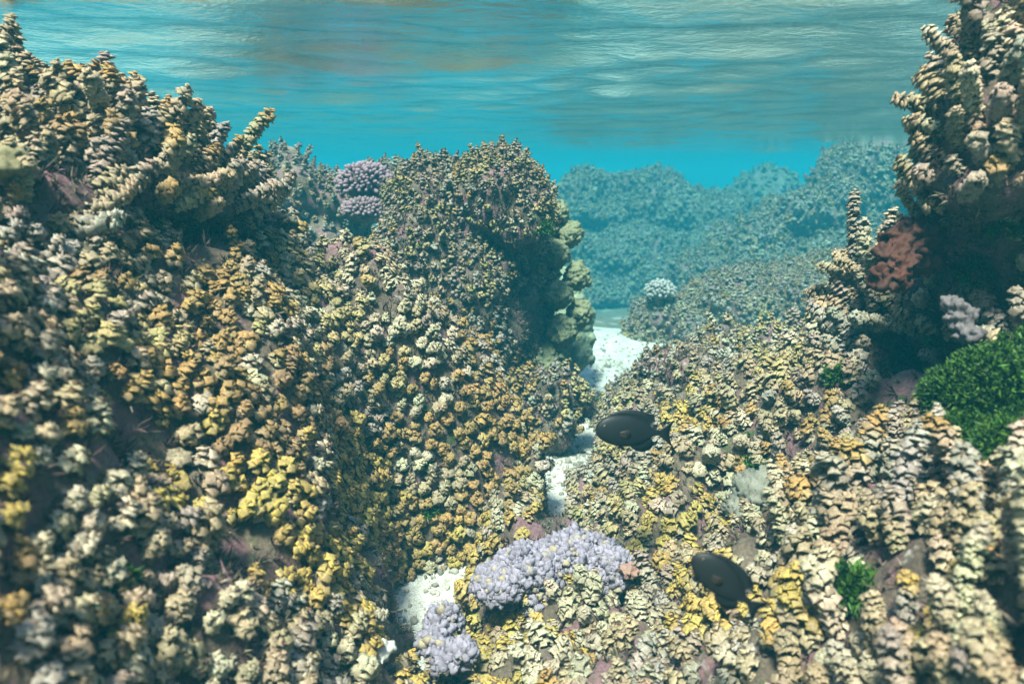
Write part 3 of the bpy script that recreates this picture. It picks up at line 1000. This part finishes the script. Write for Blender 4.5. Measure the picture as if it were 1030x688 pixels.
def hit(px, py, dflt=1.2):
    """first rock surface along a sight line (used to seat plants on the rock)"""
    d = Vector(pix(px, py, 1.0)).normalized()
    best = None
    for b in BVH:
        l, n, i, dist = b.ray_cast(Vector((0, 0, 0)), d)
        if l is not None and (best is None or dist < best[2]): best = (np.array(l), np.array(n), dist)
    return best or (pix(px, py, dflt), np.array((0, -.5, .8)), dflt)


GREENS = [np.array(c) for c in ((.028, .078, .009), (.045, .115, .012), (.017, .045, .009), (.07, .135, .018))]
G_GREEN = 'tufts of bright green algae'


def green_clump(label, blobs, n, length, width, r, cols=GREENS):
    parts, loc = [], None
    for c, R in blobs:
        loc = c if loc is None else loc
        D = fib_dirs(int(n / len(blobs)), -.35)
        D = D + r.normal(0, .12, D.shape); D /= np.linalg.norm(D, axis=1)[:, None]
        V, C, F = leaf_tufts(c + D * R * r.uniform(.55, 1.0, (len(D), 1)), D + np.array((0, 0, .3)), length, 9, width, cols, r)
        parts.append((V - loc, C, None, F))
    V, C, L = join_parts(parts)
    o = mesh_from('green_algae', V, L, M_green, None, C, smooth=False)
    o.location = loc
    return tag(o, label, 'algae', G_GREEN)


rg = np.random.default_rng(9)
green_clump('large deep green bush of fine algae under the right pinnacle', [(pix(1000, 395, 1.06), np.array((.075, .07, .075))), (pix(1020, 445, 1.02), np.array((.06, .06, .06))), (pix(975, 440, 1.04), np.array((.04, .05, .04))), (pix(1040, 370, 1.1), np.array((.07, .07, .06))), (pix(955, 400, 1.1), np.array((.035, .05, .05))), (pix(1012, 455, .96), np.array((.04, .04, .045)))], 5200, .0095, .0016, rg)
for px, py, rad, n, lab in [
    (842, 380, .022, 60, 'bright green algae tuft beside tall stalk column left of the shaded hollow'),
    (862, 600, .035, 130, 'dark green algae patch in the shaded hollow low on the right'),
    (890, 308, .025, 70, 'green algae tuft under the reddish sponge at the right'),
    (428, 467, .014, 36, 'small green algae tuft among golden stalks on the left bank'),
    (433, 515, .018, 44, 'small green algae tuft in the dark gap above the lavender coral'),
    (573, 465, .016, 40, 'small green algae tuft at the edge of the narrow sand strip'),
    (120, 585, .016, 40, 'small green algae tuft in the dark hollow low on the left bank'),
    (762, 470, .03, 90, 'dark green algae above the pale bare rock'),
    (948, 110, .02, 50, 'green algae tuft high up on the right pinnacle'),
    (545, 232, .03, 60, 'green algae tuft at the right rim of the middle mound'),
    (985, 275, .03, 60, 'dim green algae tuft in the shade on the wall of the right pinnacle'),
    (1012, 230, .025, 50, 'dim green algae tuft under the stalks of the pinnacle overhang'),
    (945, 345, .02, 40, 'dim green algae tuft between the whitish crust and the green bush'),
    (40, 150, .03, 70, 'yellow green algae tuft on the left knoll beside the pale rock')]:
    l, nn, dd = hit(px, py)
    green_clump(lab, [(l + nn * rad * .2, np.array((rad,) * 3))], n, min(rad * .7, .016), .0021, rg)

TURF = [np.array(c) for c in ((.07, .045, .03), (.11, .07, .05), (.13, .075, .075), (.06, .06, .025), (.16, .13, .08), (.05, .03, .03), (.20, .16, .12))]
parts = []
for (o, spacing, size, lens, key) in REEFS:
    V, Nn, T = mesh_arrays(o.data)
    A, B, C_ = V[T[:, 0]], V[T[:, 1]], V[T[:, 2]]
    cr = np.cross(B - A, C_ - A); ar = np.linalg.norm(cr, axis=1) / 2
    px, py, d = proj((A + B + C_) / 3)
    ok = (d > .3) & (d < 3) & (px > -150) & (px < 1180) & (py > -100) & (py < 800) & (A[:, 2] > FLOOR_Z)
    idx = np.where(ok)[0]
    if not len(idx): continue
    w = ar[idx]
    n = int(min(11000, w.sum() * 4200))
    k = rg.choice(idx, n, p=w / w.sum())
    u, v = rg.random((n, 1)), rg.random((n, 1))
    f = u + v > 1
    u, v = np.where(f, 1 - u, u), np.where(f, 1 - v, v)
    P = A[k] + u * (B - A)[k] + v * (C_ - A)[k]
    V1, C1, F1 = leaf_tufts(P, Nn[T[k, 0]] * .8 + np.array((0, 0, .4)), rg.uniform(.008, .024, n), 6, .0017, TURF, rg, .6)
    parts.append((V1, C1, None, F1))
V, C, L = join_parts(parts)
tag(mesh_from('turf_algae', V, L, M_turf, None, C, smooth=False), 'short brown and purplish turf algae between the stalks', 'algae', kind='stuff')

# ------------------------------------------------------------------ the two fish
def fish(label, head, tail, d_head, d_tail, scale, roll, r):
    ph, pt = pix(*head, d_head), pix(*tail, d_tail)
    fwd = (ph - pt); Ln = np.linalg.norm(fwd); fwd /= Ln
    view = (ph + pt) / 2; view /= np.linalg.norm(view)
    up = np.cross(fwd, view); up /= np.linalg.norm(up)
    if up[2] < 0: up = -up
    side = np.cross(up, fwd)
    up, side = up * math.cos(roll) + side * math.sin(roll), side * math.cos(roll) - up * math.sin(roll)
    root = empty('fish', (ph + pt) / 2)
    root.matrix_world = Matrix(((fwd[0], side[0], up[0], (ph + pt)[0] / 2), (fwd[1], side[1], up[1], (ph + pt)[1] / 2), (fwd[2], side[2], up[2], (ph + pt)[2] / 2), (0, 0, 0, 1)))
    tag(root, label, 'fish', 'dark surgeonfish over the reef')
    # body: x along, from nose .5 to tail root -.34 (unit = total length)
    xs = [.50, .485, .455, .40, .32, .22, .11, .00, -.11, -.19, -.25, -.29, -.34]
    top = [.012, .060, .105, .155, .192, .208, .208, .192, .155, .105, .062, .040, .036]
    bot = [-.028, -.062, -.095, -.135, -.170, -.192, -.198, -.182, -.145, -.098, -.058, -.038, -.034]
    wid = [.010, .024, .038, .054, .066, .072, .070, .062, .048, .032, .020, .013, .008]
    m = 20
    V, C = [], []
    for x, t, b, w in zip(xs, top, bot, wid):
        for j in range(m):
            a = 2 * math.pi * j / m
            ca, sa = math.cos(a), math.sin(a)
            z = (t + b) / 2 + (t - b) / 2 * sa
            y = w * math.copysign(abs(ca) ** .9, ca)
            V.append((x, y, z)); C.append(np.array((.006, .006, .006)) * (1.25 - .4 * sa))
    F = [(k * m + j, k * m + (j + 1) % m, (k + 1) * m + (j + 1) % m, (k + 1) * m + j) for k in range(len(xs) - 1) for j in range(m)]
    n0 = len(V); V += [(.508, 0, -.008), (-.365, 0, 0)]; C += [C[0], C[-1]]
    T = [(n0, (j + 1) % m, j) for j in range(m)] + [(n0 + 1, (len(xs) - 1) * m + j, (len(xs) - 1) * m + (j + 1) % m) for j in range(m)]
    mesh_from('body', np.array(V) * Ln, [np.array(F), np.array(T)], M_fish, root, np.array(C))

    def fin(name, outline, inner, colr, thick=.004, wave=0.0, off=0.0, parent=root):
        """outline/inner: matching lists of (x, z); thin tapering sheet with two faces"""
        V, C, F = [], [], []
        n = len(outline)
        for sgn in (1, -1):
            for (a, b) in zip(inner, outline):
                for f in (0, .5, 1):
                    x, z = a[0] + (b[0] - a[0]) * f, a[1] + (b[1] - a[1]) * f
                    V.append((x, off + sgn * thick * (1 - f * .85) + wave * f * math.sin(x * 30), z)); C.append(np.array(colr) * (1 - .25 * f))
        q = n * 3
        for k in range(n - 1):
            for f in range(2):
                i = k * 3 + f
                F.append((i, i + 1, i + 4, i + 3)); F.append((q + i, q + i + 3, q + i + 4, q + i + 1))
            F.append((k * 3 + 2, q + k * 3 + 2, q + k * 3 + 5, k * 3 + 5))
        for k in (0, n - 1):
            for f in range(2):
                i = k * 3 + f
                F.append((i, q + i, q + i + 1, i + 1))
        return mesh_from(name, np.array(V) * Ln, [np.array(F)], M_fish, parent, np.array(C))
    blk = (.005, .005, .005)
    fin('dorsal_fin', [(.33, .200), (.27, .232), (.16, .262), (.04, .274), (-.08, .266), (-.18, .246), (-.255, .205), (-.285, .150)],
        [(.32, .155), (.26, .172), (.16, .180), (.04, .178), (-.08, .155), (-.13, .120), (-.19, .085), (-.225, .060)], blk)
    fin('anal_fin', [(.02, -.205), (-.05, -.245), (-.13, -.255), (-.19, -.235), (-.255, -.195), (-.285, -.140)],
        [(.02, -.17), (-.04, -.165), (-.10, -.145), (-.13, -.115), (-.19, -.08), (-.225, -.055)], blk)
    fin('tail_fin', [(-.545, .185), (-.51, .12), (-.485, .05), (-.478, 0), (-.485, -.05), (-.51, -.12), (-.545, -.185)],
        [(-.34, .034), (-.345, .022), (-.345, .01), (-.345, 0), (-.345, -.01), (-.345, -.022), (-.34, -.034)], blk, wave=.006)
    for sgn in (1, -1):
        pf = fin('pectoral_fin', [(.10, .03), (.055, .0), (.05, -.035), (.075, -.075), (.12, -.085)], [(.205, -.01), (.20, -.02), (.197, -.03), (.2, -.04), (.207, -.048)], (.022, .014, .008), .003, off=sgn * .074)
        fin('pelvic_fin', [(.16, -.225), (.13, -.245), (.09, -.24)], [(.2, -.172), (.18, -.175), (.16, -.178)], blk, .003, off=sgn * .02)
        e = ICO_V * .017 * np.array((1, .5, 1)) + np.array((.395, sgn * .0465, .055))
        ey = mesh_from('eye', e * Ln, [ICO_T], M_fish, root, np.tile((.16, .13, .05), (len(e), 1)))
        pu = ICO_V * .009 * np.array((1, .5, 1)) + np.array((.395, sgn * .052, .055))
        mesh_from('pupil', pu * Ln, [ICO_T], M_fish, ey, np.tile((.004, .004, .004), (len(pu), 1)))
    lp = np.array(ICO_V) * np.array((.016, .014, .008)) + np.array((.497, 0, -.02))
    mesh_from('lips', lp * Ln, [ICO_T], M_fish, root, np.tile((.16, .12, .03), (len(lp), 1)))
    return root


fish('dark oval fish swimming level to the left above the seaweed, higher of two', (599, 432), (675, 436), 1.30, 1.32, 1, .12, rg)
fish('dark oval fish heading up left, tail low, the lower of two', (697, 559), (764, 615), 0.84, 0.83, 1, .15, rg)

# ------------------------------------------------------------------ say which stalk is which
MARKS = [('the higher dark fish', 637, 432), ('the lower dark fish', 730, 586), ('the big lavender coral', 550, 560), ('the large green bush', 990, 400), ('the front white sand', 418, 604),
         ('the middle mound top', 470, 160), ('the right pinnacle tip', 985, 10), ('the reddish sponge', 908, 258), ('the pale bare rock', 762, 503), ('the narrow sand strip', 560, 478),
         ('the left knoll crest', 120, 60), ('the left knoll foot', 180, 250), ('the left photo edge', 0, 400), ('the bottom left corner', 0, 688), ('the bottom right corner', 1030, 688),
         ('the bottom photo edge', 300, 688), ('the low right algae patch', 862, 600), ('the right photo edge', 1030, 540), ('the left bank middle', 240, 400), ('the lowest lavender coral', 452, 663)]
ORD = ['nearest', 'second', 'third', 'fourth', 'fifth', 'sixth', 'seventh', 'eighth', 'ninth', 'tenth', 'eleventh', 'twelfth', 'thirteenth', 'fourteenth', 'fifteenth', 'sixteenth']
SIDE = {'a': 'above', 'b': 'below', 'l': 'left of', 'r': 'right of'}
cells = {}
for k in LONE:
    s = STALKS[k]
    x, y, _d = proj(s['p'] + s['ax'] * s['L'] * .7)
    i = min(range(len(MARKS)), key=lambda q: (MARKS[q][1] - x) ** 2 + (MARKS[q][2] - y) ** 2)
    dx, dy = x - MARKS[i][1], y - MARKS[i][2]
    side = ('r' if dx > 0 else 'l') if abs(dx) > abs(dy) else ('b' if dy > 0 else 'a')
    cells.setdefault((i, side, s['body'], s['tip']), []).append((math.hypot(dx, dy), k))
for (i, side, body, tip), lst in cells.items():
    for n, (_q, k) in enumerate(sorted(lst)):
        col_txt = f"{body} seaweed stalk" if body == tip else f"{body} seaweed with {tip} top"
        STALKS[k]['obj']['label'] = f"{col_txt}, {ORD[min(n, 15)]} such {SIDE[side]} {MARKS[i][0]}"
